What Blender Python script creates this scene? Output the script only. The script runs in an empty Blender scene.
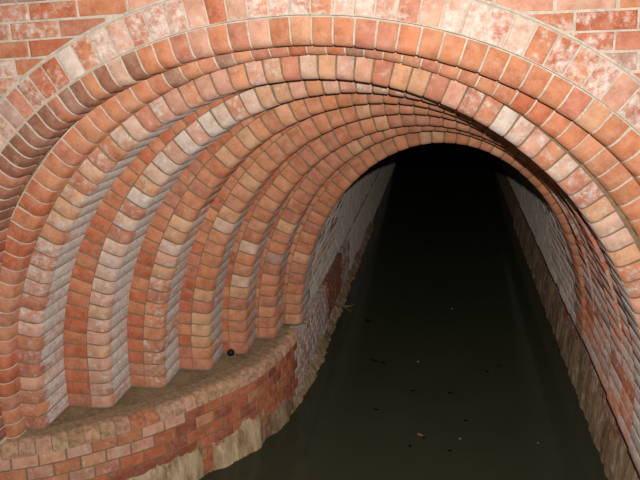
import bpy, bmesh, math, random
from mathutils import Vector, Matrix

# ------------------------------------------------------------------ camera, world, flash, exposure
scene = bpy.context.scene
COL = scene.collection
EYE = Vector((0.323, -2.663, 0.137))
YAW, PITCH, ROLL, FPX = 0.173, 0.274, -0.013, 701.6
fw = Vector((-math.sin(YAW) * math.cos(PITCH), math.cos(YAW) * math.cos(PITCH), -math.sin(PITCH)))
rt = Vector((math.cos(YAW), math.sin(YAW), 0.0))
up = rt.cross(fw)
r2 = rt * math.cos(ROLL) + up * math.sin(ROLL)
u2 = up * math.cos(ROLL) - rt * math.sin(ROLL)
cd = bpy.data.cameras.new('camera')
cd.sensor_width = 36.0
cd.lens = 36.0 * FPX / 640.0
cd.clip_start = 0.02
cam = bpy.data.objects.new('camera', cd)
M = Matrix.Identity(4)
for i in range(3):
    M[i][0], M[i][1], M[i][2], M[i][3] = r2[i], u2[i], -fw[i], EYE[i]
cam.matrix_world = M
COL.objects.link(cam)
scene.camera = cam

world = bpy.data.worlds.new('dim_daylight')
scene.world = world
world.use_nodes = True
bg = world.node_tree.nodes['Background']
bg.inputs['Color'].default_value = (0.80, 0.86, 1.0, 1)
bg.inputs['Strength'].default_value = 0.035

fl = bpy.data.lights.new('camera_flash_offscreen', 'AREA')        # the photographer's own flash, just above the lens
fl.shape = 'RECTANGLE'
fl.size, fl.size_y = 0.035, 0.02
fl.energy = 130.0
fl.color = (1.0, 0.96, 0.90)
flash = bpy.data.objects.new('camera_flash_offscreen', fl)
fM = M.copy()
fp = EYE + r2 * 0.055 + u2 * 0.115 - fw * 0.02
for i in range(3):
    fM[i][3] = fp[i]
flash.matrix_world = fM
COL.objects.link(flash)

vs = scene.view_settings
vs.view_transform = 'Standard'
vs.look = 'None'
vs.gamma = 1.0
vs.use_curve_mapping = False
vs.exposure = 0.0

# ------------------------------------------------------------------ materials
def new_mat(name):
    m = bpy.data.materials.new(name)
    m.use_nodes = True
    nt = m.node_tree
    for n in list(nt.nodes):
        nt.nodes.remove(n)
    out = nt.nodes.new('ShaderNodeOutputMaterial')
    bs = nt.nodes.new('ShaderNodeBsdfPrincipled')
    nt.links.new(bs.outputs[0], out.inputs[0])
    bs.inputs['Diffuse Roughness'].default_value = 0.45
    return m, nt, bs

def N(nt, typ, **kw):
    n = nt.nodes.new(typ)
    for k, v in kw.items():
        setattr(n, k, v)
    return n

def setin(nt, sock, v):
    if hasattr(v, 'links'):
        nt.links.new(v, sock)
    else:
        sock.default_value = v

def math_(nt, op, a, b=None, clamp=False):
    n = N(nt, 'ShaderNodeMath', operation=op, use_clamp=clamp)
    setin(nt, n.inputs[0], a)
    if b is not None:
        setin(nt, n.inputs[1], b)
    return n.outputs[0]

def ramp(nt, v, lo, hi, a=0.0, b=1.0):
    n = N(nt, 'ShaderNodeMapRange', clamp=True)
    setin(nt, n.inputs[0], v)
    for i, x in enumerate((lo, hi, a, b)):
        n.inputs[i + 1].default_value = x
    return n.outputs[0]

def noise(nt, vec, scale, detail=3.0, rough=0.55):
    n = N(nt, 'ShaderNodeTexNoise')
    if vec is not None:
        nt.links.new(vec, n.inputs['Vector'])
    n.inputs['Scale'].default_value = scale
    n.inputs['Detail'].default_value = detail
    n.inputs['Roughness'].default_value = rough
    return n.outputs['Fac']

def mix(nt, fac, a, b, blend='MIX'):
    n = N(nt, 'ShaderNodeMix', data_type='RGBA', blend_type=blend)
    setin(nt, n.inputs[0], fac)
    setin(nt, n.inputs[6], a)
    setin(nt, n.inputs[7], b)
    return n.outputs[2]

def vmath(nt, op, a, b):
    n = N(nt, 'ShaderNodeVectorMath', operation=op)
    setin(nt, n.inputs[0], a)
    setin(nt, n.inputs[1], b)
    return n.outputs[0]

def bump(nt, bs, h, strength, dist):
    b = N(nt, 'ShaderNodeBump')
    b.inputs['Strength'].default_value = strength
    b.inputs['Distance'].default_value = dist
    nt.links.new(h, b.inputs['Height'])
    nt.links.new(b.outputs[0], bs.inputs['Normal'])

def brick_material(name, front, l1, l2, drough=0.2):
    """Fired clay: the brick's own colour (object colour), mottling, soot specks, and a
    lime bloom whose amount rides in the object colour's alpha."""
    m, nt, bs = new_mat(name)
    oi = N(nt, 'ShaderNodeObjectInfo')
    tc = N(nt, 'ShaderNodeTexCoord')
    off = N(nt, 'ShaderNodeCombineXYZ')
    k = math_(nt, 'MULTIPLY', oi.outputs['Random'], 37.0)
    for i in range(3):
        nt.links.new(k, off.inputs[i])
    v = vmath(nt, 'ADD', tc.outputs['Object'], off.outputs[0])
    big = noise(nt, v, 16.0, 3.0, 0.6)
    fine = noise(nt, v, 95.0, 4.0, 0.65)
    spot = noise(nt, v, 42.0, 4.0, 0.7)
    base = oi.outputs['Color']
    dark = mix(nt, 1.0, base, (0.72, 0.64, 0.60, 1), 'MULTIPLY')
    c = mix(nt, ramp(nt, big, 0.40, 0.68), base, dark)
    c = mix(nt, ramp(nt, spot, 0.62, 0.74, 0.0, 0.5), c, (0.17, 0.08, 0.055, 1))
    c = mix(nt, ramp(nt, fine, 0.52, 0.75, 0.0, 0.45), c, mix(nt, 1.0, base, (1.30, 1.28, 1.25, 1), 'MULTIPLY'))
    dust = noise(nt, v, 24.0, 5.0, 0.75)
    c = mix(nt, ramp(nt, dust, 0.48, 0.72, 0.0, 0.38), c, (0.56, 0.40, 0.30, 1))
    chip = noise(nt, v, 150.0, 3.0, 0.7)
    c = mix(nt, ramp(nt, chip, 0.64, 0.74, 0.0, 0.6), c, (0.66, 0.57, 0.50, 1))
    # lime bloom: streaky patches with their own outline, heavier on the returns of the rings
    sx = N(nt, 'ShaderNodeSeparateXYZ')
    nt.links.new(tc.outputs['Object'], sx.inputs[0])
    ret = ramp(nt, sx.outputs[1], 0.035, 0.075, front, 1.0)
    st = N(nt, 'ShaderNodeMapping')
    st.inputs['Scale'].default_value = (1.0, 0.42, 1.0)
    nt.links.new(v, st.inputs['Vector'])
    bl = noise(nt, st.outputs[0], 30.0, 5.0, 0.72)
    a = math_(nt, 'MULTIPLY', oi.outputs['Alpha'], ret)
    thr = math_(nt, 'SUBTRACT', bl, math_(nt, 'SUBTRACT', 0.80, math_(nt, 'MULTIPLY', a, 0.62)))
    bloom = ramp(nt, thr, -0.06, 0.14, 0.0, 0.88)
    bloom = math_(nt, 'MULTIPLY', bloom, ramp(nt, oi.outputs['Alpha'], 0.0, 0.08))
    lime = mix(nt, ramp(nt, spot, 0.35, 0.65), (*l1, 1), (*l2, 1))
    c = mix(nt, bloom, c, lime)
    nt.links.new(c, bs.inputs['Base Color'])
    bs.inputs['Diffuse Roughness'].default_value = drough
    bs.inputs['Roughness'].default_value = 0.8
    bs.inputs['Specular IOR Level'].default_value = 0.25
    h = math_(nt, 'ADD', math_(nt, 'MULTIPLY', spot, 0.6), math_(nt, 'MULTIPLY', fine, 0.4))
    bump(nt, bs, h, 0.55, 0.004)
    return m

def rough_material(name, c1, c2, c3, s1=9.0, s2=60.0, bstr=0.5, bdist=0.006, rough=0.9, stretch=(1, 1, 1), spec=0.2):
    m, nt, bs = new_mat(name)
    tc = N(nt, 'ShaderNodeTexCoord')
    mp = N(nt, 'ShaderNodeMapping')
    mp.inputs['Scale'].default_value = stretch
    nt.links.new(tc.outputs['Object'], mp.inputs['Vector'])
    a = noise(nt, mp.outputs[0], s1, 4.0, 0.6)
    b = noise(nt, mp.outputs[0], s2, 4.0, 0.65)
    c = mix(nt, ramp(nt, a, 0.38, 0.64), (*c1, 1), (*c2, 1))
    c = mix(nt, ramp(nt, b, 0.50, 0.70, 0, 0.8), c, (*c3, 1))
    nt.links.new(c, bs.inputs['Base Color'])
    bs.inputs['Roughness'].default_value = rough
    bs.inputs['Specular IOR Level'].default_value = spec
    bump(nt, bs, math_(nt, 'ADD', math_(nt, 'MULTIPLY', a, 0.5), b), bstr, bdist)
    return m

def plain_material(name, c, rough=0.8, spec=0.3):
    return rough_material(name, c, tuple(x * 0.7 for x in c), tuple(x * 1.2 for x in c), 20, 90, 0.3, 0.002, rough, (1, 1, 1), spec)

MAT_BRICK = brick_material('fired_clay', 0.25, (0.36, 0.31, 0.295), (0.60, 0.53, 0.49))
MAT_CHALKY = brick_material('chalky_clay', 0.9, (0.54, 0.40, 0.34), (0.76, 0.65, 0.58))
MAT_BLOOM = brick_material('bloomed_clay', 0.50, (0.44, 0.385, 0.36), (0.72, 0.65, 0.60))
MAT_LIMED = brick_material('limed_clay', 0.9, (0.33, 0.275, 0.235), (0.56, 0.48, 0.42), 0.7)
MAT_POINT = rough_material('pale_lime_pointing', (0.56, 0.47, 0.38), (0.42, 0.35, 0.28), (0.66, 0.58, 0.49), 14, 90)
MAT_DUSTY = rough_material('dusty_pointing', (0.42, 0.31, 0.22), (0.30, 0.21, 0.14), (0.54, 0.44, 0.34), 6, 90)
MAT_MORTAR = rough_material('grey_brown_mortar', (0.24, 0.165, 0.095), (0.18, 0.12, 0.068), (0.31, 0.225, 0.14), 14, 90)
MAT_GREY = rough_material('old_grey_mortar', (0.30, 0.25, 0.215), (0.20, 0.16, 0.13), (0.42, 0.37, 0.33), 14, 90)
MAT_SILT = rough_material('dried_silt', (0.22, 0.145, 0.085), (0.14, 0.095, 0.055), (0.30, 0.21, 0.13), 7, 45, 0.6, 0.006)
MAT_CRUST = rough_material('lime_crust', (0.52, 0.38, 0.23), (0.23, 0.13, 0.065), (0.66, 0.56, 0.40), 11, 30, 1.0, 0.02, 0.85, (1, 1, 0.28))
MAT_STAIN = rough_material('brown_crust', (0.30, 0.195, 0.115), (0.15, 0.085, 0.05), (0.45, 0.36, 0.26), 8, 34, 0.9, 0.014, 0.85, (1, 0.6, 0.4))
MAT_LEAF = plain_material('dead_leaf', (0.30, 0.13, 0.075), 0.7)
MAT_DARKLEAF = plain_material('sodden_leaf', (0.004, 0.0035, 0.0025), 0.9, 0.05)
MAT_BALL = plain_material('black_rubber', (0.010, 0.011, 0.014), 0.6, 0.25)
MAT_TWIG = plain_material('wet_bark', (0.16, 0.10, 0.055), 0.7)
MAT_PALE = plain_material('pale_seed_fluff', (0.20, 0.20, 0.18), 0.8)

def water_material():
    m, nt, bs = new_mat('murky_water')
    tc = N(nt, 'ShaderNodeTexCoord')
    a = noise(nt, tc.outputs['Object'], 1.1, 3.0, 0.6)
    c = mix(nt, ramp(nt, a, 0.35, 0.65), (0.040, 0.044, 0.026, 1), (0.048, 0.052, 0.031, 1))
    nt.links.new(c, bs.inputs['Base Color'])
    bs.inputs['Roughness'].default_value = 0.14
    bs.inputs['Diffuse Roughness'].default_value = 0.0
    bs.inputs['IOR'].default_value = 1.33
    bump(nt, bs, noise(nt, tc.outputs['Object'], 6.0, 2.0), 0.05, 0.01)
    return m
MAT_WATER = water_material()

# ------------------------------------------------------------------ helpers
def link(o, parent=None, world_loc=None):
    COL.objects.link(o)
    if parent is not None:
        o.parent = parent
    return o

def empty(name, loc, label, cat, group=None):
    o = bpy.data.objects.new(name, None)
    o.empty_display_size = 0.1
    o.location = loc
    o['label'] = label
    o['category'] = cat
    if group:
        o['group'] = group
    COL.objects.link(o)
    return o

def mesh_from(name, verts, faces, mat, smooth=None):
    me = bpy.data.meshes.new(name)
    me.from_pydata([tuple(v) for v in verts], [], faces)
    bm = bmesh.new()
    bm.from_mesh(me)
    bmesh.ops.recalc_face_normals(bm, faces=bm.faces[:])
    bm.to_mesh(me)
    bm.free()
    me.materials.append(mat)
    if smooth is not None:
        me.polygons.foreach_set('use_smooth', [True] * len(me.polygons))
        me.set_sharp_from_angle(angle=math.radians(smooth))
    return me

def part(name, me, parent, loc=(0, 0, 0), R=None, color=None):
    """a mesh object placed at a world location under an unrotated parent"""
    o = bpy.data.objects.new(name, me)
    p = Vector(loc) - (parent.location if parent else Vector((0, 0, 0)))
    if R is not None:
        o.matrix_local = Matrix.Translation(p) @ R.to_4x4()
    else:
        o.location = p
    if color is not None:
        o.color = color
    return link(o, parent)

def bull_profile(depth, length, r, inset=0.0, seg=4):
    """YZ outline of a ring brick: front at y=0, soffit at z=0, front lower arris rounded to radius r"""
    b = inset
    pts = []
    if r > 0:
        for i in range(seg + 1):
            t = math.pi / 2 * i / seg
            rr = r - b
            pts.append((r - rr * math.sin(t), r - rr * math.cos(t)))
    else:
        pts.append((b, b))
    pts += [(b, length - b), (depth - b * 0.3, length - b), (depth - b * 0.3, b)]
    return pts

def make_brick(name, w, depth, length, r, seed, bev=0.003, mat=None, taper=0.0):
    rnd = random.Random(seed)
    outer, inner = bull_profile(depth, length, r), bull_profile(depth, length, r, bev)
    n = len(outer)
    sk = rnd.uniform(-0.02, 0.02)
    verts = []
    for x, pr in ((-w / 2, inner), (-w / 2 + bev, outer), (w / 2 - bev, outer), (w / 2, inner)):
        for (y, z) in pr:
            j = 0.0008
            verts.append((x * (1 + taper * z) + rnd.uniform(-j, j) + sk * (z - length / 2), y + rnd.uniform(-j, j) * 0.7, z + rnd.uniform(-j, j)))
    faces = []
    for s in range(3):
        for i in range(n):
            k = (i + 1) % n
            faces.append((s * n + i, s * n + k, (s + 1) * n + k, (s + 1) * n + i))
    faces.append(tuple(range(n)))
    faces.append(tuple(range(3 * n, 4 * n)))
    return mesh_from(name, verts, faces, mat or MAT_BRICK, 50)

def resample(pts):
    """cumulative arc length of a polyline"""
    s = [0.0]
    for a, b in zip(pts, pts[1:]):
        s.append(s[-1] + (b - a).length)
    return s

def at(pts, S, s):
    s = max(0.0, min(S[-1] - 1e-6, s))
    lo, hi = 0, len(S) - 1
    while hi - lo > 1:
        mid = (lo + hi) // 2
        if S[mid] <= s:
            lo = mid
        else:
            hi = mid
    t = (s - S[lo]) / (S[hi] - S[lo])
    return pts[lo].lerp(pts[hi], t), (pts[hi] - pts[lo]).normalized()

def smooth_tan(pts, S, s, h=0.03):
    a, _ = at(pts, S, s - h)
    b, _ = at(pts, S, s + h)
    return (b - a).normalized()

ZL = -1.762          # top of the ledge the rings stand on
ZW = -2.30           # water level

def ellipse_curve(xl, xr, crown, e, zbot=ZL, n=120):
    r, xc = (xr - xl) / 2, (xl + xr) / 2
    zs = crown - e * r
    zs_eff = max(zs, zbot)
    pts = []
    k = max(2, int((zs_eff - zbot) / 0.03))
    if zs > zbot:
        pts += [Vector((xl, zbot + (zs - zbot) * i / k)) for i in range(k)]
    for i in range(n + 1):
        t = math.pi * i / n
        p = Vector((xc - r * math.cos(t), zs + e * r * math.sin(t)))
        if p.y >= zbot - 1e-6:
            pts.append(p)
    if zs > zbot:
        pts += [Vector((xr, zs - (zs - zbot) * (i + 1) / k)) for i in range(k)]
    return pts

def offset_curve(pts, d):
    S = resample(pts)
    out = []
    for i, p in enumerate(pts):
        T = smooth_tan(pts, S, S[i], 0.02)
        out.append(p + Vector((-T.y, T.x)) * d)
    return out

# ------------------------------------------------------------------ the rings' lines (metres): front plane y, left foot, right foot, crown, rise ratio
Y_C, Y_D, STEP = 0.143, 0.240, 0.2593
RINGS = [
    # key   y0              depth    xl      xr     crown   e
    ('C', Y_C,             0.0974, -1.723, 1.367,  0.092, 1.036),
    ('D', Y_D,             STEP,   -1.632, 1.255, -0.009, 1.089),
    ('F', Y_D + STEP,      STEP,   -1.388, 1.262, -0.081, 1.113),
    ('H', Y_D + STEP * 2,  STEP,   -1.190, 1.265, -0.150, 1.208),
    ('J', Y_D + STEP * 3,  STEP,   -0.998, 1.275, -0.226, 1.221),
    ('L', Y_D + STEP * 4,  STEP,   -0.847, 1.277, -0.315, 1.204),
    ('M', Y_D + STEP * 5,  STEP,   -0.722, 1.281, -0.377, 1.288),
    ('N', Y_D + STEP * 6,  STEP,   -0.598, 1.272, -0.482, 1.349),
]
CURVE = {k: ellipse_curve(xl, xr, cr, e) for (k, y, d, xl, xr, cr, e) in RINGS}

def b_curve():
    """the flat ring of the face: a flatter ellipse that runs on down just outside ring C"""
    r, xc, zs, e = 1.474, -0.191, -0.951, 0.734
    cx, cr, cz, ce = -0.178, 1.545, -1.508, 1.036
    up_ = []
    for i in range(141):
        t = math.pi * i / 140
        p = Vector((xc - r * math.cos(t), zs + e * r * math.sin(t)))
        if p.y > -0.80:
            up_.append(p)
    def c_half(z):
        if z <= cz:
            return cr
        return cr * math.sqrt(max(0.0, 1 - ((z - cz) / (cr * ce)) ** 2))
    left, right = [], []
    n = 32
    for i in range(n):
        z = ZL + (-0.82 - ZL) * i / n
        w = i / n
        left.append(Vector((cx - c_half(z) - (0.05 + 0.03 * w), z)))
        right.append(Vector((cx + c_half(z) + (0.05 - 0.02 * w), z)))
    raw = left + up_ + right[::-1]
    S = resample(raw)
    pts = [at(raw, S, S[-1] * i / 200)[0] for i in range(201)]
    for _ in range(25):                                   # ease the change of curve at the haunches
        pts = [pts[0]] + [pts[i - 1] * 0.25 + pts[i] * 0.5 + pts[i + 1] * 0.25 for i in range(1, 200)] + [pts[-1]]
    return pts
CURVE['B'] = b_curve()
CURVE['A'] = offset_curve(CURVE['B'], 0.109)

# ------------------------------------------------------------------ brick colours
ORANGE = (0.55, 0.215, 0.108)
RED = (0.49, 0.145, 0.068)
DEEP = (0.34, 0.100, 0.058)
SALMON = (0.55, 0.235, 0.128)
PINK = (0.60, 0.320, 0.225)
ROSE = (0.50, 0.200, 0.125)
TAN = (0.60, 0.325, 0.185)
BROWN = (0.30, 0.125, 0.075)
DUSK = (0.36, 0.185, 0.130)
CHALK = (0.68, 0.55, 0.47)
CHALKPINK = (0.64, 0.42, 0.32)
MAUVE = (0.44, 0.25, 0.20)
GREY = (0.44, 0.37, 0.33)
# single bricks whose own colour stands out, counted from each ring's left foot
ODD = {
    'A': {29: RED, 30: RED, 31: CHALK, 32: ORANGE, 39: RED, 41: ORANGE, 50: CHALKPINK, 53: CHALKPINK, 54: ORANGE, 55: RED, 56: ORANGE, 57: RED},
    'B': {26: BROWN, 27: DUSK, 28: BROWN, 29: BROWN, 30: ROSE, 31: DUSK, 32: BROWN, 33: SALMON, 34: BROWN, 35: CHALKPINK, 36: BROWN, 37: ORANGE, 38: ORANGE, 39: ROSE, 40: PINK, 41: ORANGE, 42: ROSE, 43: PINK},
    'C': {28: DUSK, 31: DUSK, 35: RED, 38: DUSK},
    'D': {15: TAN, 16: TAN, 17: TAN, 23: CHALKPINK, 34: CHALKPINK, 35: TAN, 40: TAN, 45: CHALK, 46: CHALKPINK, 49: CHALKPINK, 52: TAN, 53: CHALKPINK, 54: CHALKPINK},
    'F': {9: CHALKPINK, 11: CHALKPINK, 12: CHALKPINK, 14: CHALKPINK, 15: ROSE, 16: CHALK, 18: CHALKPINK, 19: CHALKPINK, 21: CHALK, 22: PINK, 23: CHALK, 24: CHALKPINK, 26: CHALKPINK, 27: TAN},
    'H': {9: TAN, 10: PINK, 11: CHALKPINK, 12: TAN, 19: TAN},
    'J': {6: TAN, 12: CHALKPINK, 13: TAN, 16: TAN},
    'L': {6: CHALKPINK, 9: CHALKPINK},
    'M': {7: MAUVE, 19: TAN},
    'N': {6: TAN, 23: TAN},
}
COLR = random.Random(77)

def pick(weights, bloom=0.0, jit=0.10):
    cs, ws = zip(*weights)
    c = COLR.choices(cs, ws)[0]
    k = 1 + COLR.uniform(-jit, jit)
    h = COLR.uniform(-0.06, 0.06)
    return (min(1, c[0] * k), min(1, c[1] * k * (1 + h)), min(1, c[2] * k * (1 + h)), max(0.0, min(1.0, bloom)))

# ------------------------------------------------------------------ builders for a ring
def mortar_band(name, pts, y0, depth, thick, r, parent, mat, rec=0.006):
    """the bed of mortar the ring's bricks sit in: swept outline, a little behind the brick faces"""
    prof = [(y + (rec if y < depth * 0.5 else -0.001), z + rec * (1 if z < thick * 0.5 else 0))
            for (y, z) in bull_profile(depth, thick, r, 0.0)]
    S = resample(pts)
    n = max(20, int(S[-1] / 0.045))
    verts, faces = [], []
    m = len(prof)
    for i in range(n + 1):
        s = S[-1] * i / n
        p, _ = at(pts, S, s)
        T = smooth_tan(pts, S, s)
        nx, nz = -T.y, T.x
        for (y, z) in prof:
            verts.append(Vector((p.x + nx * z, y0 + y, max(ZL + 0.001, p.y + nz * z))) - parent.location)
    for i in range(n):
        for k in range(m):
            k2 = (k + 1) % m
            faces.append((i * m + k, i * m + k2, (i + 1) * m + k2, (i + 1) * m + k))
    faces.append(tuple(range(m)))
    faces.append(tuple(range(n * m, (n + 1) * m)))
    o = bpy.data.objects.new(name, mesh_from(name, verts, faces, mat, 40))
    return link(o, parent)

BRICK_INDEX = {}     # ring key -> list of bricks, foot to foot

def lay_ring(key, parent, pts, y0, depth, length, r, pitch, gap, colour, seed, name='brick', s0=0.0, s1=None, wob=0.0012, nvar=5, mat=None, taper=0.62, square=None):
    rnd = random.Random(seed)
    S = resample(pts)
    if s1 is None:
        s1 = S[-1]
    s0 = s0 or (0.02 if key in 'AB' else 0.006)
    # widths brick by brick: pitch may change along the ring
    pf = pitch if callable(pitch) else (lambda p: pitch)
    steps, q = [], s0
    while q < s1 - 0.02:
        w = pf(at(pts, S, q + 0.03)[0])
        steps.append(w)
        q += w
    k_ = (s1 - s0) / sum(steps)
    steps = [w * k_ for w in steps]
    n = len(steps)
    pt = 0.075
    vars_ = [make_brick(name, pt - gap, depth, length, r, seed * 31 + v, mat=mat, taper=taper) for v in range(nvar)]
    flat_ = [make_brick(name, pt - gap, depth + 0.002, length, 0.0, seed * 31 + v, mat=MAT_LIMED, taper=taper) for v in range(3)] if square else vars_
    sa = s0
    out = []
    for i in range(n):
        s = sa + steps[i] / 2
        sa += steps[i]
        p, _ = at(pts, S, s)
        T = smooth_tan(pts, S, s)
        Nn = Vector((-T.y, T.x))
        R = Matrix(((T.x, 0, Nn.x), (0, 1, 0), (T.y, 0, Nn.y))) @ Matrix.Diagonal(((steps[i] - gap) / (pt - gap), 1, 1))
        R = R @ Matrix.Rotation(max(-.012, min(.012, rnd.gauss(0, 0.006))), 3, 'Y') @ Matrix.Rotation(max(-.008, min(.008, rnd.gauss(0, 0.004))), 3, 'Z')
        q = p + Nn * rnd.uniform(-wob, wob)
        o = part(name, rnd.choice(flat_ if square and square(p) else vars_), parent, (q.x, y0 + rnd.uniform(0, wob), q.y), R, colour(i / n, p))
        if key in ODD and i in ODD[key]:
            c_ = ODD[key][i]
            o.color = (*c_, o.color[3])
        out.append(o)
    BRICK_INDEX.setdefault(key, []).extend(out)
    return out

# ------------------------------------------------------------------ large structure: water, face wall, side walls, vault
def box_mesh(name, x0, x1, y0, y1, z0, z1, mat):
    v = [(x, y, z) for x in (x0, x1) for y in (y0, y1) for z in (z0, z1)]
    f = [(0, 1, 3, 2), (4, 5, 7, 6), (0, 1, 5, 4), (2, 3, 7, 6), (0, 2, 6, 4), (1, 3, 7, 5)]
    return mesh_from(name, v, f, mat)

def struct(name, me, loc=(0, 0, 0)):
    o = bpy.data.objects.new(name, me)
    o.location = loc
    o['kind'] = 'structure'
    COL.objects.link(o)
    return o

water = struct('water', box_mesh('water', -3.0, 3.0, -4.0, 20.0, -2.75, ZW, MAT_WATER))
water['label'] = 'still dark olive water filling the channel and tunnel'

# --- face wall (wall_front): mortar slab with the arch hole, bricks proud of it
A_OUT = offset_curve(CURVE['A'], 0.127)
WX0, WX1, WZ0, WZ1 = -2.75, 2.45, ZL, 0.68
def wall_front():
    inner = offset_curve(CURVE['A'], 0.1258)
    c = Vector((-0.18, -0.9))
    vf, faces = [], []
    def outer(p):
        d = p - c
        ts = []
        if abs(d.x) > 1e-6:
            ts.append(((WX1 if d.x > 0 else WX0) - c.x) / d.x)
        if abs(d.y) > 1e-6:
            ts.append(((WZ1 if d.y > 0 else WZ0) - c.y) / d.y)
        return c + d * min(t for t in ts if t > 0)
    outs = [outer(p) for p in inner]
    outs[0], outs[-1] = Vector((WX0, ZL)), Vector((WX1, ZL))
    # put the rectangle's upper corners exactly on the outline
    for cx in (WX0, WX1):
        corner = Vector((cx, WZ1))
        i = min(range(len(outs)), key=lambda k: (outs[k] - corner).length)
        outs[i] = corner
    n = len(inner)
    for y in (0.0045, 0.13):
        for p in inner:
            vf.append((p.x, y, p.y))
        for p in outs:
            vf.append((p.x, y, p.y))
    for i in range(n - 1):
        faces.append((i, i + 1, n + i + 1, n + i))
        faces.append((2 * n + i, 2 * n + i + 1, 3 * n + i + 1, 3 * n + i))
        faces.append((i, i + 1, 2 * n + i + 1, 2 * n + i))
        faces.append((n + i, n + i + 1, 3 * n + i + 1, 3 * n + i))
    return struct('wall_front', mesh_from('wall_front', vf, faces, MAT_POINT))
WALL = wall_front()
WALL['label'] = 'flat red brick wall around the stepped arches'

def clip_poly(poly, p0, nrm):
    """keep the side of the line through p0 that nrm points to"""
    out = []
    for i, a in enumerate(poly):
        b = poly[(i + 1) % len(poly)]
        da, db = (a - p0).dot(nrm), (b - p0).dot(nrm)
        if da >= 0:
            out.append(a)
        if da * db < 0:
            out.append(a + (b - a) * (da / (da - db)))
    return out

def prism_brick(name, poly, depth, bev=0.005, seed=0):
    rnd = random.Random(seed)
    c = sum(poly, Vector((0, 0))) / len(poly)
    n = len(poly)
    verts = []
    for y, k in ((0.0, bev), (bev, 0.0), (depth, 0.0)):
        for p in poly:
            d = (c - p)
            q = p + d.normalized() * min(k * 1.4, d.length * 0.4)
            verts.append((q.x - c.x + rnd.uniform(-.0012, .0012), y + rnd.uniform(-.0012, .0012), q.y - c.y + rnd.uniform(-.0012, .0012)))
    faces = [tuple(range(n)), tuple(range(2 * n, 3 * n))]
    for s in range(2):
        for i in range(n):
            k = (i + 1) % n
            faces.append((s * n + i, s * n + k, (s + 1) * n + k, (s + 1) * n + i))
    return c, mesh_from(name, verts, faces, MAT_CHALKY)

def area(poly):
    return abs(sum(poly[i].x * poly[(i + 1) % len(poly)].y - poly[(i + 1) % len(poly)].x * poly[i].y for i in range(len(poly)))) / 2

def lay_wall_bricks():
    rnd = random.Random(5)
    S = resample(A_OUT)
    course, blen, jt = 0.0695, 0.208, 0.008
    whole = [prism_brick('brick', [Vector((0, 0)), Vector((blen - jt, 0)), Vector((blen - jt, course - jt)), Vector((0, course - jt))], 0.1, seed=v)[1] for v in range(6)]
    half = Vector(((blen - jt) / 2, (course - jt) / 2))
    row = 0
    z = 0.2395 - course * 16
    while z < 0.62:
        x = WX0 + (0.0 if row % 2 else -blen / 2) + rnd.uniform(-.02, .02)
        while x < WX1:
            tilt = 0.0302 - 0.01037 * x                      # the courses rise gently to the right
            zz = z + 0.0302 * x - 0.00519 * x * x - 0.0246
            ex, ez = Vector((1, tilt)), Vector((-tilt, 1))
            o_ = Vector((x, zz))
            poly = [o_, o_ + ex * (blen - jt), o_ + ex * (blen - jt) + ez * (course - jt), o_ + ez * (course - jt)]
            c = o_ + ex * half.x + ez * half.y
            j = min(range(len(A_OUT)), key=lambda k: (A_OUT[k] - c).length_squared)
            p = A_OUT[j]
            T = smooth_tan(A_OUT, S, S[j])
            Nn = Vector((-T.y, T.x))
            ds = [(q - p).dot(Nn) for q in poly]
            w = [(ORANGE, 3), (RED, 3), (ROSE, 4), (PINK, 3), (MAUVE, 2)]
            col = pick(w, rnd.uniform(0.1, 0.6))
            if poly[1].x > WX0 + 0.03 and poly[0].x > WX0 - 0.001 and poly[1].x < WX1:
                if min(ds) > 0.007:
                    part('brick', rnd.choice(whole), WALL, (c.x, rnd.uniform(-0.002, 0.002), c.y), Matrix.Rotation(-tilt, 3, 'Y'), col)
                elif max(ds) > 0.012:
                    cut = clip_poly(poly, p + Nn * 0.007, Nn)
                    if len(cut) > 2 and area(cut) > 0.0003:
                        cc, me = prism_brick('brick', cut, 0.1, seed=row)
                        part('brick', me, WALL, (cc.x, rnd.uniform(-0.002, 0.002), cc.y), None, col)
            x += blen
        z += course
        row += 1
lay_wall_bricks()

# --- plan line of the curved plinth under the ledge
PLAN0 = [(-2.75, -0.30), (-2.45, -0.19), (-2.10, -0.05), (-1.79, 0.085), (-1.60, 0.178), (-1.487, 0.255), (-1.377, 0.343), (-1.205, 0.488),
         (-1.082, 0.625), (-0.985, 0.755), (-0.905, 0.87), (-0.825, 0.99), (-0.735, 1.16), (-0.668, 1.40), (-0.628, 1.66), (-0.608, 1.92),
         (-0.600, 2.20), (-0.598, 2.60), (-0.598, 3.20), (-0.598, 4.2), (-0.598, 8.0), (-0.598, 14.0), (-0.598, 20.0)]
def catmull(P, k=8):
    P = [Vector(p) for p in P]
    out = []
    for i in range(len(P) - 1):
        p0, p1, p2, p3 = P[max(0, i - 1)], P[i], P[i + 1], P[min(len(P) - 1, i + 2)]
        for j in range(k):
            t = j / k
            out.append(0.5 * ((2 * p1) + (p2 - p0) * t + (2 * p0 - 5 * p1 + 4 * p2 - p3) * t * t + (3 * p1 - p0 - 3 * p2 + p3) * t ** 3))
    out.append(P[-1])
    return out
PLAN = catmull(PLAN0)
PS = resample(PLAN)

def plan_at(s):
    p, _ = at(PLAN, PS, s)
    T = smooth_tan(PLAN, PS, s, 0.02)
    return p, T, Vector((T.y, -T.x))     # point, along the wall, out over the water

def s_of(xy):
    return PS[min(range(len(PLAN)), key=lambda k: (PLAN[k] - Vector(xy)).length_squared)]

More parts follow.
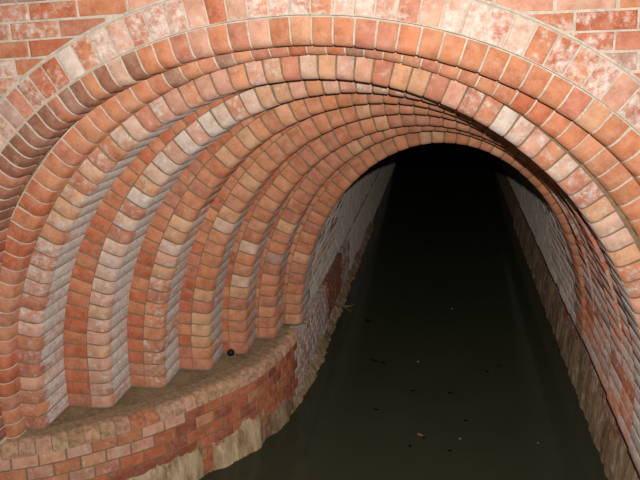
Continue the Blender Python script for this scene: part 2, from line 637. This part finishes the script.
COP_H = 0.075
Z_COP = ZL - COP_H
def plinth_core():
    """solid mortar core of the lower wall: from the plan line back into the ground"""
    n = 620
    verts, faces = [], []
    for i in range(n + 1):
        p, T, O = plan_at(PS[-1] * i / n)
        f = p - O * 0.006
        b = p - O * 0.24
        for z in (-2.7, Z_COP - 0.008):
            verts.append((f.x, f.y, z))
            verts.append((b.x, b.y, z))
    for i in range(n):
        a, b = i * 4, (i + 1) * 4
        faces += [(a, b, b + 2, a + 2), (a + 1, b + 1, b + 3, a + 3), (a + 2, b + 2, b + 3, a + 3), (a, b, b + 1, a + 1)]
    faces += [(0, 1, 3, 2), (n * 4, n * 4 + 1, n * 4 + 3, n * 4 + 2)]
    return struct('wall_left', mesh_from('wall_left', verts, faces, MAT_MORTAR))
PLINTH = plinth_core()
PLINTH['label'] = 'low curved brick wall under the ledge, crusted with lime at the waterline'

def lay_plinth():
    rnd = random.Random(9)
    pitch, jt, course = 0.1315, 0.008, 0.0725
    vars_ = []
    for v in range(7):
        _, me = prism_brick('brick', [Vector((0, 0)), Vector((pitch - jt, 0)), Vector((pitch - jt, course - jt)), Vector((0, course - jt))], 0.11, 0.004, 100 + v)
        vars_.append(me)
    s_end = PS[-1] - 20.0 + 4.3
    stuff = []
    for r in range(7):
        z = Z_COP - 0.007 - course * r - (course - jt) / 2
        s = 0.03 + (pitch / 2 if r % 2 else 0)
        while s < s_end:
            p, T, O = plan_at(s + pitch / 2)
            R = Matrix(((T.x, -O.x, 0), (T.y, -O.y, 0), (0, 0, 1)))
            # washed pink towards the open canal, raw red nearer the tunnel and lower down
            u = (p.x + 1.8) / 1.2 + r * 0.11
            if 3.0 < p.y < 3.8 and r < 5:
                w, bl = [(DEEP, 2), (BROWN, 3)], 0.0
            elif p.y > 1.75:
                w, bl = [(DEEP, 1.5), (GREY, 3), (MAUVE, 2)], 0.6
            elif u > 0.62:
                w, bl = [(RED, 5), (DEEP, 4), (ORANGE, 1), (TAN, 0.6 if r < 2 else 0)], 0.12
            else:
                w, bl = [(PINK, 4), (TAN, 3), (ROSE, 3), (ORANGE, 2), (DEEP, 0.6)], 0.35
            q = p + O * rnd.uniform(-0.002, 0.002)
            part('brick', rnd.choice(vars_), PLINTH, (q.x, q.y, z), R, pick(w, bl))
            s += pitch
    # further in they can no longer be told apart: joined
    sv, sf = [], []
    h_ = (course - jt) / 2
    for r in range(7):
        z = Z_COP - 0.007 - course * r - h_
        y = 4.36 + (pitch if r % 2 else 0)
        while y < 12.0:
            b = len(sv)
            w = rnd.uniform(-.004, .004)
            x = -0.598 + w
            sv += [(x, y, z - h_), (x, y + 0.215, z - h_), (x, y + 0.215, z + h_), (x, y, z + h_),
                   (x - 0.03, y, z - h_), (x - 0.03, y + 0.215, z - h_), (x - 0.03, y + 0.215, z + h_), (x - 0.03, y, z + h_)]
            sf += [(b, b + 1, b + 2, b + 3), (b, b + 1, b + 5, b + 4), (b + 1, b + 2, b + 6, b + 5), (b + 2, b + 3, b + 7, b + 6), (b + 3, b, b + 4, b + 7)]
            y += 0.223
    o = part('far_bricks', mesh_from('far_bricks', sv, sf, MAT_LIMED), PLINTH, (0, 0, 0), None, (0.38, 0.31, 0.27, 0.85))
    o['kind'] = 'stuff'
lay_plinth()

# --- lower wall on the right, set back under the vault's foot
RX = 1.355
wr = box_mesh('wall_right', RX + 0.008, RX + 0.40, -0.9, 20.0, -2.7, ZL - 0.03, MAT_MORTAR)
RIGHT = struct('wall_right', wr)
RIGHT['label'] = 'low brick wall along the right of the water, set back under the vault'
def lay_right():
    rnd = random.Random(21)
    bl_, jt, course = 0.225, 0.009, 0.0725
    vars_ = [prism_brick('brick', [Vector((0, 0)), Vector((bl_ - jt, 0)), Vector((bl_ - jt, course - jt)), Vector((0, course - jt))], 0.1, 0.004, 300 + v)[1] for v in range(6)]
    R = Matrix(((0, 1, 0), (-1, 0, 0), (0, 0, 1)))
    for r in range(7):
        y = -0.85 + (bl_ / 2 if r % 2 else 0)
        while y < 3.4:
            part('brick', rnd.choice(vars_), RIGHT, (RX + rnd.uniform(-.002, .002), y + bl_ / 2, ZL - 0.036 - course * (r + 0.5)), R,
                 pick([(DEEP, 3), (MAUVE, 3), (BROWN, 3), (RED, 1)], rnd.uniform(0.2, 0.6)))
            y += bl_
lay_right()

# --- the vault beyond the last ring
VY0, VY1 = Y_D + STEP * 7, 20.0
VC = ellipse_curve(-0.598, 1.272, -0.482, 1.349, ZL)
def vault():
    pts = offset_curve(VC, 0.005)
    out = offset_curve(VC, 0.30)
    n = len(pts)
    verts, faces = [], []
    ys = [VY0, 3.0, 5.0, 9.0, VY1]
    for y in ys:
        verts += [(p.x, y, p.y) for p in pts]
        verts += [(p.x, y, p.y) for p in out]
    for k in range(len(ys) - 1):
        for i in range(n - 1):
            a = k * 2 * n + i
            b = a + 2 * n
            faces.append((a, a + 1, b + 1, b))
            faces.append((a + n, a + n + 1, b + n + 1, b + n))
        for i in (0, n - 1):
            a = k * 2 * n + i
            faces.append((a, a + n, a + 3 * n, a + 2 * n))
    for k in (0, len(ys) - 1):
        for i in range(n - 1):
            a = k * 2 * n + i
            faces.append((a, a + 1, a + n + 1, a + n))
    return struct('ceiling', mesh_from('ceiling', verts, faces, MAT_GREY))
VAULT = vault()
VAULT['label'] = 'lime-greyed brick vault of the tunnel running back into the dark'

def vault_bricks():
    rnd = random.Random(33)
    S = resample(VC)
    n = round(S[-1] / 0.0745)
    pt = S[-1] / n
    vars_ = [make_brick('brick', pt - 0.006, 0.215, 0.11, 0.0, 500 + v, mat=MAT_LIMED) for v in range(6)]
    sv, sf = [], []
    for i in range(n):
        s = pt * (i + 0.5)
        p, _ = at(VC, S, s)
        T = smooth_tan(VC, S, s)
        Nn = Vector((-T.y, T.x))
        R = Matrix(((T.x, 0, Nn.x), (0, 1, 0), (T.y, 0, Nn.y)))
        y = VY0 + (0.11 if i % 2 else 0.0)
        k = 0
        while y < 12.0:
            w = rnd.uniform(-.005, .005)
            if k < 5:
                part('brick', rnd.choice(vars_), VAULT, (p.x + Nn.x * w, y + 0.004, p.y + Nn.y * w), R,
                     (pick([(GREY, 4), (MAUVE, 3), (ROSE, 1), (DEEP, 0.5)], rnd.uniform(0.55, 0.95))))
            else:                      # too far in to tell apart: joined
                b = len(sv)
                for (x_, y_, z_) in ((-1, 0, 0), (1, 0, 0), (1, 1, 0), (-1, 1, 0), (-1, 0, 1), (1, 0, 1), (1, 1, 1), (-1, 1, 1)):
                    q = p + T * (x_ * (pt - 0.009) / 2) + Nn * (w + z_ * 0.03)
                    sv.append((q.x, y + 0.004 + y_ * 0.212, q.y))
                sf += [(b, b + 1, b + 2, b + 3), (b, b + 1, b + 5, b + 4), (b + 1, b + 2, b + 6, b + 5), (b + 2, b + 3, b + 7, b + 6), (b + 3, b, b + 4, b + 7)]
            y += 0.221
            k += 1
    me = mesh_from('far_bricks', sv, sf, MAT_LIMED)
    o = part('far_bricks', me, VAULT, (0, 0, 0), None, (0.38, 0.31, 0.27, 0.85))
    o['kind'] = 'stuff'
vault_bricks()
end = struct('added_end_cap', box_mesh('added_end_cap', -1.2, 1.9, 20.0, 20.1, -2.7, 0.2, MAT_MORTAR))  # added closure so no world light shows at the tunnel's far end

# ------------------------------------------------------------------ the arch rings
NEUTRAL = [(ORANGE, 3), (ROSE, 3), (PINK, 2)]

# A: flush outer ring
A = empty('arch_ring', (CURVE['A'][0].x, 0, ZL), 'flush outer arch of pale chalky header bricks set level with the flat wall', 'brick arch', 'arch rings of the tunnel mouth')
mortar_band('mortar', offset_curve(CURVE['A'], -0.0045), 0.0, 0.14, 0.1294, 0.0, A, MAT_POINT, 0.0045)
lay_ring('A', A, offset_curve(CURVE['A'], 0.004), 0.0, 0.135, 0.115, 0.0, lambda p: 0.0785 if p.x > -1.05 else max(0.064, 0.0785 + (p.x + 1.05) * 0.05), 0.0075,
         lambda f, p: pick([(PINK, 6), (ROSE, 4), (ORANGE, 1.5)] if p.x > -1.2 else [(MAUVE, 2), (ROSE, 5), (PINK, 3)], (0.50 if p.x > -1.2 else 0.38) + COLR.uniform(-.28, .25)), 1, mat=MAT_CHALKY)

# B
B = empty('arch_ring', (CURVE['B'][0].x, 0, ZL), 'orange round-nosed brick arch with white joints, just inside the flush pale arch', 'brick arch', 'arch rings of the tunnel mouth')
mortar_band('mortar', CURVE['B'], 0.0, 0.1425, 0.1072, 0.045, B, MAT_POINT, 0.004)
def col_b(f, p):
    if p.x < -0.95:
        return pick([(BROWN, 4), (DEEP, 2), (ROSE, 2)], 0.12)
    if p.x < -0.35:
        return pick([(ORANGE, 4), (PINK, 3), (BROWN, 1.5)], 0.3)
    return pick([(ORANGE, 8), (ROSE, 1), (TAN, 1)], 0.1)
lay_ring('B', B, CURVE['B'], 0.0, 0.138, 0.102, 0.045, lambda p: 0.078 if p.x > -0.5 else max(0.058, 0.078 + (p.x + 0.5) * 0.034), 0.0075, col_b, 2)

LABEL = {
    'C': 'orange-red brick arch stepped in directly behind the white-jointed orange arch',
    'D': 'chalky pink brick arch, second step behind the white-jointed orange arch',
    'F': 'white-streaked pink brick arch backed by a wide orange brick strip at its left foot',
    'H': 'tan and pink brick arch whose left foot stands next to the white-streaked arch',
    'J': 'brick arch with narrow red backing strip, standing left of the small black ball',
    'L': 'brick arch whose left foot stands right behind the small black ball',
    'M': 'slim tan brick arch, last but one before the dark tunnel',
    'N': 'innermost orange brick arch framing the dark tunnel opening',
}
def col_ring(key):
    W = {
        'C': [(ORANGE, 3), (SALMON, 5), (ROSE, 3), (RED, 1)],
        'D': [(PINK, 6), (TAN, 1), (SALMON, 4), (ROSE, 2)],
        'F': [(PINK, 5), (TAN, 1.4), (SALMON, 4), (ROSE, 2)],
        'H': [(TAN, 2), (ORANGE, 3), (SALMON, 6), (ROSE, 2)],
        'J': [(ORANGE, 3), (TAN, 1.6), (SALMON, 6), (ROSE, 2)],
        'L': [(ORANGE, 3), (TAN, 1.3), (SALMON, 6), (ROSE, 2)],
        'M': [(TAN, 1.8), (ROSE, 2), (SALMON, 6), (ORANGE, 2)],
        'N': [(ORANGE, 6), (SALMON, 4), (ROSE, 2), (TAN, 1)],
    }[key]
    B0 = {'C': 0.25, 'D': 0.62, 'F': 0.74, 'H': 0.72, 'J': 0.74, 'L': 0.70, 'M': 0.66, 'N': 0.85}[key]
    def f(fr, p):
        b = B0
        if p.x > 0.9:
            b = 0.30 if key == 'C' else (0.75 if key == 'D' else 0.50)
        elif key in 'HJLMN':
            top = -0.62 - 0.05 * 'HJLMN'.index(key)
            b = B0 * max(0.0, min(1.0, (top + 0.25 - p.y) / 0.5))
        elif p.y > -0.45 and key == 'C':
            b *= 0.5
        elif key in 'DF' and -1.25 < p.y < -0.15:
            b = 0.88
        return pick([(MAUVE, 3), (DEEP, 2), (ROSE, 2), (RED, 1)] if p.x > 0.95 and p.y < -0.5 and key in 'FHJLM' else W, b + COLR.uniform(-0.22, 0.2))
    return f

prev = 'B'
RDICT = {r[0]: r for r in RINGS}
def inside_gap(pts, key_prev):
    """for each point: distance out to the soffit of the ring in front, along the normal"""
    S = resample(pts)
    Q = CURVE[key_prev]
    res = []
    for i, p in enumerate(pts):
        T = smooth_tan(pts, S, S[i])
        Nn = Vector((-T.y, T.x))
        best = 0.0
        for a, b in zip(Q, Q[1:]):
            d = b - a
            den = Nn.x * d.y - Nn.y * d.x
            if abs(den) < 1e-9:
                continue
            t = ((a.x - p.x) * d.y - (a.y - p.y) * d.x) / den
            u = ((a.x - p.x) * Nn.y - (a.y - p.y) * Nn.x) / den
            if 0 <= u <= 1 and t > best:
                best = t
                break
        res.append(best)
    return S, res

for n_, (key, y0, depth, xl, xr, cr, e) in enumerate(RINGS):
    pts = CURVE[key]
    root = empty('arch_ring', (xl, y0, ZL), LABEL[key], 'brick arch', 'arch rings of the tunnel mouth')
    mat = MAT_POINT if key == 'C' else MAT_MORTAR
    Rb = 0.045
    mortar_band('mortar', pts, y0 + 0.0015, depth - 0.0025, 0.115 if key == 'C' else 0.34, Rb, root, mat, 0.0042)
    pitch = {'C': 0.0745, 'D': 0.0735}.get(key, 0.073)
    lay_ring(key, root, pts, y0 + 0.002, depth - 0.006, 0.109, Rb, pitch, 0.0065, col_ring(key), 10 + n_, mat=MAT_BLOOM if key in 'DFH' else None,
             square=(lambda p: p.x > 0.95 and p.y < -0.55) if key in 'FHJLM' else None)
    if key != 'C':
        # the flat bricks behind the round-nosed ones, where the step is wide enough to show them
        S, g = inside_gap(pts, prev)
        run = [i for i in range(len(pts)) if g[i] > 0.122 and pts[i].x < 0.5]
        if run:
            s0, s1 = S[run[0]], S[run[-1]]
            ob = offset_curve(pts, 0.1145)
            So = resample(ob)
            k = So[-1] / S[-1]
            lay_ring(key + 'b', root, ob, y0 + 0.003, 0.12, 0.150, 0.0, 0.0735, 0.0068,
                     lambda f, p: pick([(RED, 5), (ORANGE, 6), (ROSE, 1.5)], 0.06), 40 + n_, 'backing_brick', s0 * k, s1 * k)
    prev = key

# ------------------------------------------------------------------ coping of the ledge
COP_S0, COP_S1 = 0.02, s_of((-0.615, 1.76))
cop = empty('ledge_coping', (-1.6, 0.18, Z_COP), 'curved ledge of round-nosed coping bricks coated in dried brown silt', 'coping')
def coping():
    rnd = random.Random(61)
    pitch, gap = 0.0795, 0.0045
    n = round((COP_S1 - COP_S0) / pitch)
    pt = (COP_S1 - COP_S0) / n
    # a coping brick: profile out over the water = +z of the ring brick turned over
    vars_ = []
    for v in range(6):
        r_ = random.Random(v + 900)
        w, b, R_ = pt - gap, 0.003, 0.055
        L, H = 0.13, COP_H
        prof = [(0, 0)]
        for i in range(6):
            t = math.pi / 2 * i / 5
            prof.append((L - R_ + R_ * math.cos(t), H - R_ + R_ * math.sin(t)))
        prof.insert(1, (L, 0))
        prof.append((0, H))
        cx, cz = L / 2, H / 2
        m = len(prof)
        verts, faces = [], []
        for x, k in ((-w / 2, 1), (-w / 2 + b, 0), (w / 2 - b, 0), (w / 2, 1)):
            for (y, z) in prof:
                yy, zz = (y + (cx - y) * 0.02, z + (cz - z) * 0.04) if k else (y, z)
                verts.append((x + r_.uniform(-.001, .001), yy + r_.uniform(-.0015, .0015), zz + r_.uniform(-.0012, .0012)))
        for s in range(3):
            for i in range(m):
                k = (i + 1) % m
                faces.append((s * m + i, s * m + k, (s + 1) * m + k, (s + 1) * m + i))
        faces += [tuple(range(m)), tuple(range(3 * m, 4 * m))]
        vars_.append(mesh_from('coping_brick', verts, faces, MAT_COPING, 50))
    for i in range(n):
        p, T, O = plan_at(COP_S0 + pt * (i + 0.5))
        q = p - O * 0.118
        Rm = Matrix(((T.x, O.x, 0), (T.y, O.y, 0), (0, 0, 1)))
        if Rm.determinant() < 0:
            Rm = Matrix(((-T.x, O.x, 0), (-T.y, O.y, 0), (0, 0, 1)))
        part('coping_brick', rnd.choice(vars_), cop, (q.x, q.y, Z_COP - 0.003 + rnd.uniform(-.001, .001)), Rm,
             pick([((0.50, 0.31, 0.19), 5), ((0.52, 0.30, 0.21), 4), (SALMON, 1)], 0.1, 0.14))
    # mortar bed under and between, and the silted shelf behind
    nn = 130
    verts, faces = [], []
    for i in range(nn + 1):
        p, T, O = plan_at(COP_S0 + (COP_S1 - COP_S0) * i / nn)
        prof = [(-0.14, 0.0), (0.008, 0.0), (0.008, 0.02), (-0.012, COP_H - 0.022), (-0.045, COP_H - 0.007), (-0.14, COP_H - 0.007)]
        for (o_, z) in prof:
            q = p + O * o_
            verts.append(Vector((q.x, q.y, Z_COP + z)) - cop.location)
    m = 6
    for i in range(nn):
        for k in range(m):
            k2 = (k + 1) % m
            faces.append((i * m + k, i * m + k2, (i + 1) * m + k2, (i + 1) * m + k))
    faces += [tuple(range(m)), tuple(range(nn * m, nn * m + m))]
    link(bpy.data.objects.new('mortar', mesh_from('mortar', verts, faces, MAT_MORTAR)), cop)

def coping_material():
    """clay with silt lying on the flat top"""
    m, nt, bs = new_mat('silted_clay')
    oi = N(nt, 'ShaderNodeObjectInfo')
    tc = N(nt, 'ShaderNodeTexCoord')
    ge = N(nt, 'ShaderNodeNewGeometry')
    a = noise(nt, ge.outputs['Position'], 38.0, 4.0, 0.6)
    b = noise(nt, ge.outputs['Position'], 9.0, 3.0, 0.6)
    sx = N(nt, 'ShaderNodeSeparateXYZ')
    nt.links.new(tc.outputs['Object'], sx.inputs[0])
    d = math_(nt, 'ADD', sx.outputs[1], math_(nt, 'MULTIPLY', math_(nt, 'SUBTRACT', b, 0.5), 0.09))
    silt = ramp(nt, d, 0.110, 0.066, 0.0, 0.95)
    dark = mix(nt, 1.0, oi.outputs['Color'], (0.62, 0.55, 0.5, 1), 'MULTIPLY')
    c = mix(nt, ramp(nt, a, 0.42, 0.66), oi.outputs['Color'], dark)
    s = mix(nt, ramp(nt, a, 0.40, 0.62), (0.27, 0.175, 0.105, 1), (0.18, 0.12, 0.072, 1))
    c = mix(nt, silt, c, s)
    nt.links.new(c, bs.inputs['Base Color'])
    bs.inputs['Roughness'].default_value = 0.85
    bs.inputs['Specular IOR Level'].default_value = 0.2
    bump(nt, bs, a, 0.5, 0.004)
    return m
MAT_COPING = coping_material()
coping()

# shelf behind the coping: silted top the ring feet stand on
def shelf():
    n, m = 120, 7
    rnd = random.Random(4)
    verts, faces = [], []
    for i in range(n + 1):
        p, T, O = plan_at(COP_S0 + (COP_S1 - COP_S0) * i / n)
        for k in range(m):
            d = 0.075 + 0.41 * (k / (m - 1)) ** 1.3
            q = p - O * d
            z = ZL + (0.002 * math.sin(i * 0.9 + k * 2.1) + rnd.uniform(-.0015, .0015)) - 0.006
            verts.append(Vector((q.x, q.y, z)) - cop.location)
    for i in range(n):
        for k in range(m - 1):
            a = i * m + k
            faces.append((a, a + 1, a + m + 1, a + m))
    me = mesh_from('silt', verts, faces, MAT_SILT, 60)
    o = link(bpy.data.objects.new('silt', me), cop)
    md = o.modifiers.new('thickness', 'SOLIDIFY')
    md.thickness = 0.05
    md.offset = -1.0 if me.polygons[0].normal.z > 0 else 1.0
    o['label'] = 'brown dried silt lying on the ledge'
shelf()

# ------------------------------------------------------------------ lime crust along the waterline
def fbm(x, seed):
    return (math.sin(x * 3.1 + seed) + 0.6 * math.sin(x * 7.7 + seed * 2.3) + 0.4 * math.sin(x * 17.3 + seed * 0.7) + 0.25 * math.sin(x * 41.0 + seed * 1.9)) / 2.25

def crust_left(name, xa, xb, top_fn, seed, mat, parent, foot=0.0):
    sa, sb = s_of(xa), s_of(xb)
    n = max(12, int((sb - sa) / 0.014))
    rows = 9
    rnd = random.Random(seed)
    verts, faces = [], []
    for i in range(n + 1):
        s = sa + (sb - sa) * i / n
        p, T, O = plan_at(s)
        top = top_fn(s - sa)
        edge = min(1.0, min(i, n - i) / 6.0)
        for k in range(rows):
            t = k / (rows - 1)
            z = (ZW - 0.06) + (top - ZW + 0.06) * t
            th = 0.004 + edge * (0.016 + 0.013 * fbm(s * 6, seed + 3) + 0.006 * fbm(s * 13 + t * 2.0, seed)) * (1 - t ** 3) + 0.02 * edge * (1 - t) ** 3
            th += foot * min(1.0, max(0.0, (p.y - 1.3) / 0.9)) * (1 - t) ** 1.3
            if k == rows - 1:
                th = -0.004
            th += rnd.uniform(-.0016, .0016)
            q = p + O * th
            verts.append((q.x, q.y, z))
    for i in range(n):
        for k in range(rows - 1):
            a = i * rows + k
            faces.append((a, a + 1, a + rows + 1, a + rows))
    o = part(name, mesh_from(name, verts, faces, mat, 50), parent)
    return o
c1 = crust_left('lime_crust', (-1.45, 0.285), (-0.99, 0.75), lambda s: -2.155 + 0.035 * fbm(s * 2.2, 1.0) + 0.10 * min(1, s / 0.5) - 0.02, 1, MAT_CRUST, PLINTH)
c1['label'] = 'cream lime crust, widest patch along the curved waterline'
c2 = crust_left('lime_crust', (-0.945, 0.815), (-0.72, 1.19), lambda s: -2.09 + 0.06 * fbm(s * 2.5, 4.0), 2, MAT_CRUST, PLINTH)
c3 = crust_left('lime_crust', (-0.715, 1.21), (-0.598, 7.0), lambda s: -2.215 + 0.05 * fbm(s * 1.6, 2.2) + 0.07 * max(0.0, 1 - s / 0.6), 3, MAT_STAIN, PLINTH, 0.05)

def crust_right():
    rnd = random.Random(8)
    n, rows = 320, 7
    y0, y1 = -0.9, 7.0
    verts, faces = [], []
    for i in range(n + 1):
        y = y0 + (y1 - y0) * i / n
        top = -1.98 + 0.09 * fbm(y * 1.4, 5.0)
        for k in range(rows):
            t = k / (rows - 1)
            z = ZW - 0.05 + (top - ZW + 0.05) * t
            th = 0.005 + (0.016 + 0.012 * fbm(y * 5, 9 + k * .2)) * (1 - t ** 3)
            if k == rows - 1:
                th = -0.004
            verts.append((RX - th - rnd.uniform(-.0015, .0015), y, z))
    for i in range(n):
        for k in range(rows - 1):
            a = i * rows + k
            faces.append((a, a + 1, a + rows + 1, a + rows))
    part('lime_crust', mesh_from('lime_crust', verts, faces, MAT_STAIN, 50), RIGHT)
crust_right()

# ------------------------------------------------------------------ small things
def lump(name, r, seed, squash=(1, 1, 1), mat=None, sub=2, amp=0.06):
    rnd = random.Random(seed)
    bm = bmesh.new()
    bmesh.ops.create_icosphere(bm, subdivisions=sub, radius=r)
    for v in bm.verts:
        k = 1 + rnd.uniform(-amp, amp)
        v.co = Vector((v.co.x * squash[0], v.co.y * squash[1], v.co.z * squash[2])) * k
    me = bpy.data.meshes.new(name)
    bm.to_mesh(me)
    bm.free()
    me.materials.append(mat)
    me.polygons.foreach_set('use_smooth', [True] * len(me.polygons))
    return me

ball = bpy.data.objects.new('ball', lump('ball', 0.024, 3, (1, 1, 0.95), MAT_BALL, 3, 0.02))
ball.location = (-0.945, 1.262, ZL + 0.019)
ball['label'] = 'small black ball resting on the silted ledge'
ball['category'] = 'ball'
COL.objects.link(ball)

def leaf_mesh(name, L, W, curl, mat, seed):
    rnd = random.Random(seed)
    n = 9
    verts, faces = [], []
    for i in range(n + 1):
        t = i / n
        w = W * math.sin(math.pi * min(1, t * 0.94 + 0.04)) ** 0.8 * (1 + rnd.uniform(-.12, .12))
        x = L * (t - 0.5)
        for k in (-1, -0.5, 0, 0.5, 1):
            verts.append((x, w * k, curl * abs(k) ** 1.5 * L * 0.25 + 0.0015 * rnd.uniform(-1, 1) + 0.003))
    for i in range(n):
        for k in range(4):
            a = i * 5 + k
            faces.append((a, a + 1, a + 6, a + 5))
    me = mesh_from(name, verts, faces, mat, 60)
    return me

def leaf(loc, L, W, rot, curl, mat, label, group, seed):
    o = bpy.data.objects.new('floating_leaf', leaf_mesh('floating_leaf', L, W, curl, mat, seed))
    md = o.modifiers.new('thickness', 'SOLIDIFY')
    md.thickness = 0.0012
    o.location = (loc[0], loc[1], ZW + 0.0005)
    o.rotation_euler = (0, 0, rot)
    o['label'] = label
    o['category'] = 'leaf'
    if group:
        o['group'] = group
    COL.objects.link(o)

LEAVES = [   # x, y, length, half width, heading
    (0.441, 1.230, 0.018, 0.006, 0.3), (0.194, 1.249, 0.018, 0.005, 1.2), (-0.057, 1.664, 0.026, 0.006, 0.1), (-0.071, 2.405, 0.030, 0.008, 2.5),
    (-0.278, 3.251, 0.050, 0.010, 2.6), (0.446, 1.984, 0.024, 0.007, 0.2), (0.548, 1.607, 0.022, 0.006, 0.0), (0.727, 2.362, 0.022, 0.008, 1.0),
    (0.824, 2.481, 0.020, 0.007, 0.5), (0.182, 1.975, 0.026, 0.007, 0.4), (-0.144, 2.431, 0.048, 0.008, 2.7), (0.278, 1.355, 0.016, 0.005, 0.2)]
leaf((0.252, 1.381), 0.042, 0.012, 2.6, 0.35, MAT_LEAF, 'curled reddish brown leaf floating on the dark water', None, 1)
for i_, (x, y, L_, W_, a_) in enumerate(LEAVES):
    lab = {11: 'tiny black scrap floating against the curled reddish brown leaf', 4: 'long narrow black leaf scrap floating off the forked root'}
    leaf((x, y), L_ * 1.5, W_ * 1.7, a_, 0.1, MAT_DARKLEAF, lab.get(i_, 'sodden black leaf scrap floating alone on the open dark water'), 'leaf scraps on the water', 20 + i_)
for i_, (x, y, r_) in enumerate(((0.201, 2.462, 0.009), (0.504, 1.378, 0.008), (0.986, 1.403, 0.006), (0.476, 3.656, 0.010))):
    o = bpy.data.objects.new('seed_fluff', lump('seed_fluff', r_, 70 + i_, (1, 0.9, 0.6), MAT_PALE, 2, 0.18))
    o.location = (x, y, ZW + r_ * 0.45)
    o['label'] = 'tiny pale tuft of seed fluff floating on the dark water'
    o['category'] = 'seed fluff'
    o['group'] = 'seed fluff on the water'
    COL.objects.link(o)

def twig():
    """a snag of root lodged in the left wall just above the water"""
    pts = [((-0.60, 3.20, -2.10), 0.014), ((-0.54, 3.19, -2.135), 0.013), ((-0.48, 3.20, -2.15), 0.010), ((-0.43, 3.17, -2.13), 0.006), ((-0.385, 3.18, -2.115), 0.003)]
    br = [((-0.49, 3.20, -2.15), 0.008), ((-0.46, 3.24, -2.19), 0.006), ((-0.43, 3.25, -2.22), 0.003)]
    verts, faces = [], []
    for line in (pts, br):
        b0 = len(verts)
        k = 6
        for (p, r) in line:
            for q in range(k):
                a = q * math.tau / k
                verts.append((p[0] + 0.2 * r * math.cos(a) + 0.60, p[1] + r * math.cos(a) - 3.20, p[2] + r * math.sin(a) + 2.10))
        for i in range(len(line) - 1):
            for q in range(k):
                q2 = (q + 1) % k
                faces.append((b0 + i * k + q, b0 + i * k + q2, b0 + (i + 1) * k + q2, b0 + (i + 1) * k + q))
        faces.append(tuple(range(b0, b0 + k)))
        faces.append(tuple(range(b0 + (len(line) - 1) * k, b0 + len(line) * k)))
    o = bpy.data.objects.new('root_snag', mesh_from('root_snag', verts, faces, MAT_TWIG, 60))
    o.location = (-0.60, 3.20, -2.10)
    o['label'] = 'forked brown root poking out of the tunnel wall above the water'
    o['category'] = 'root'
    COL.objects.link(o)
twig()
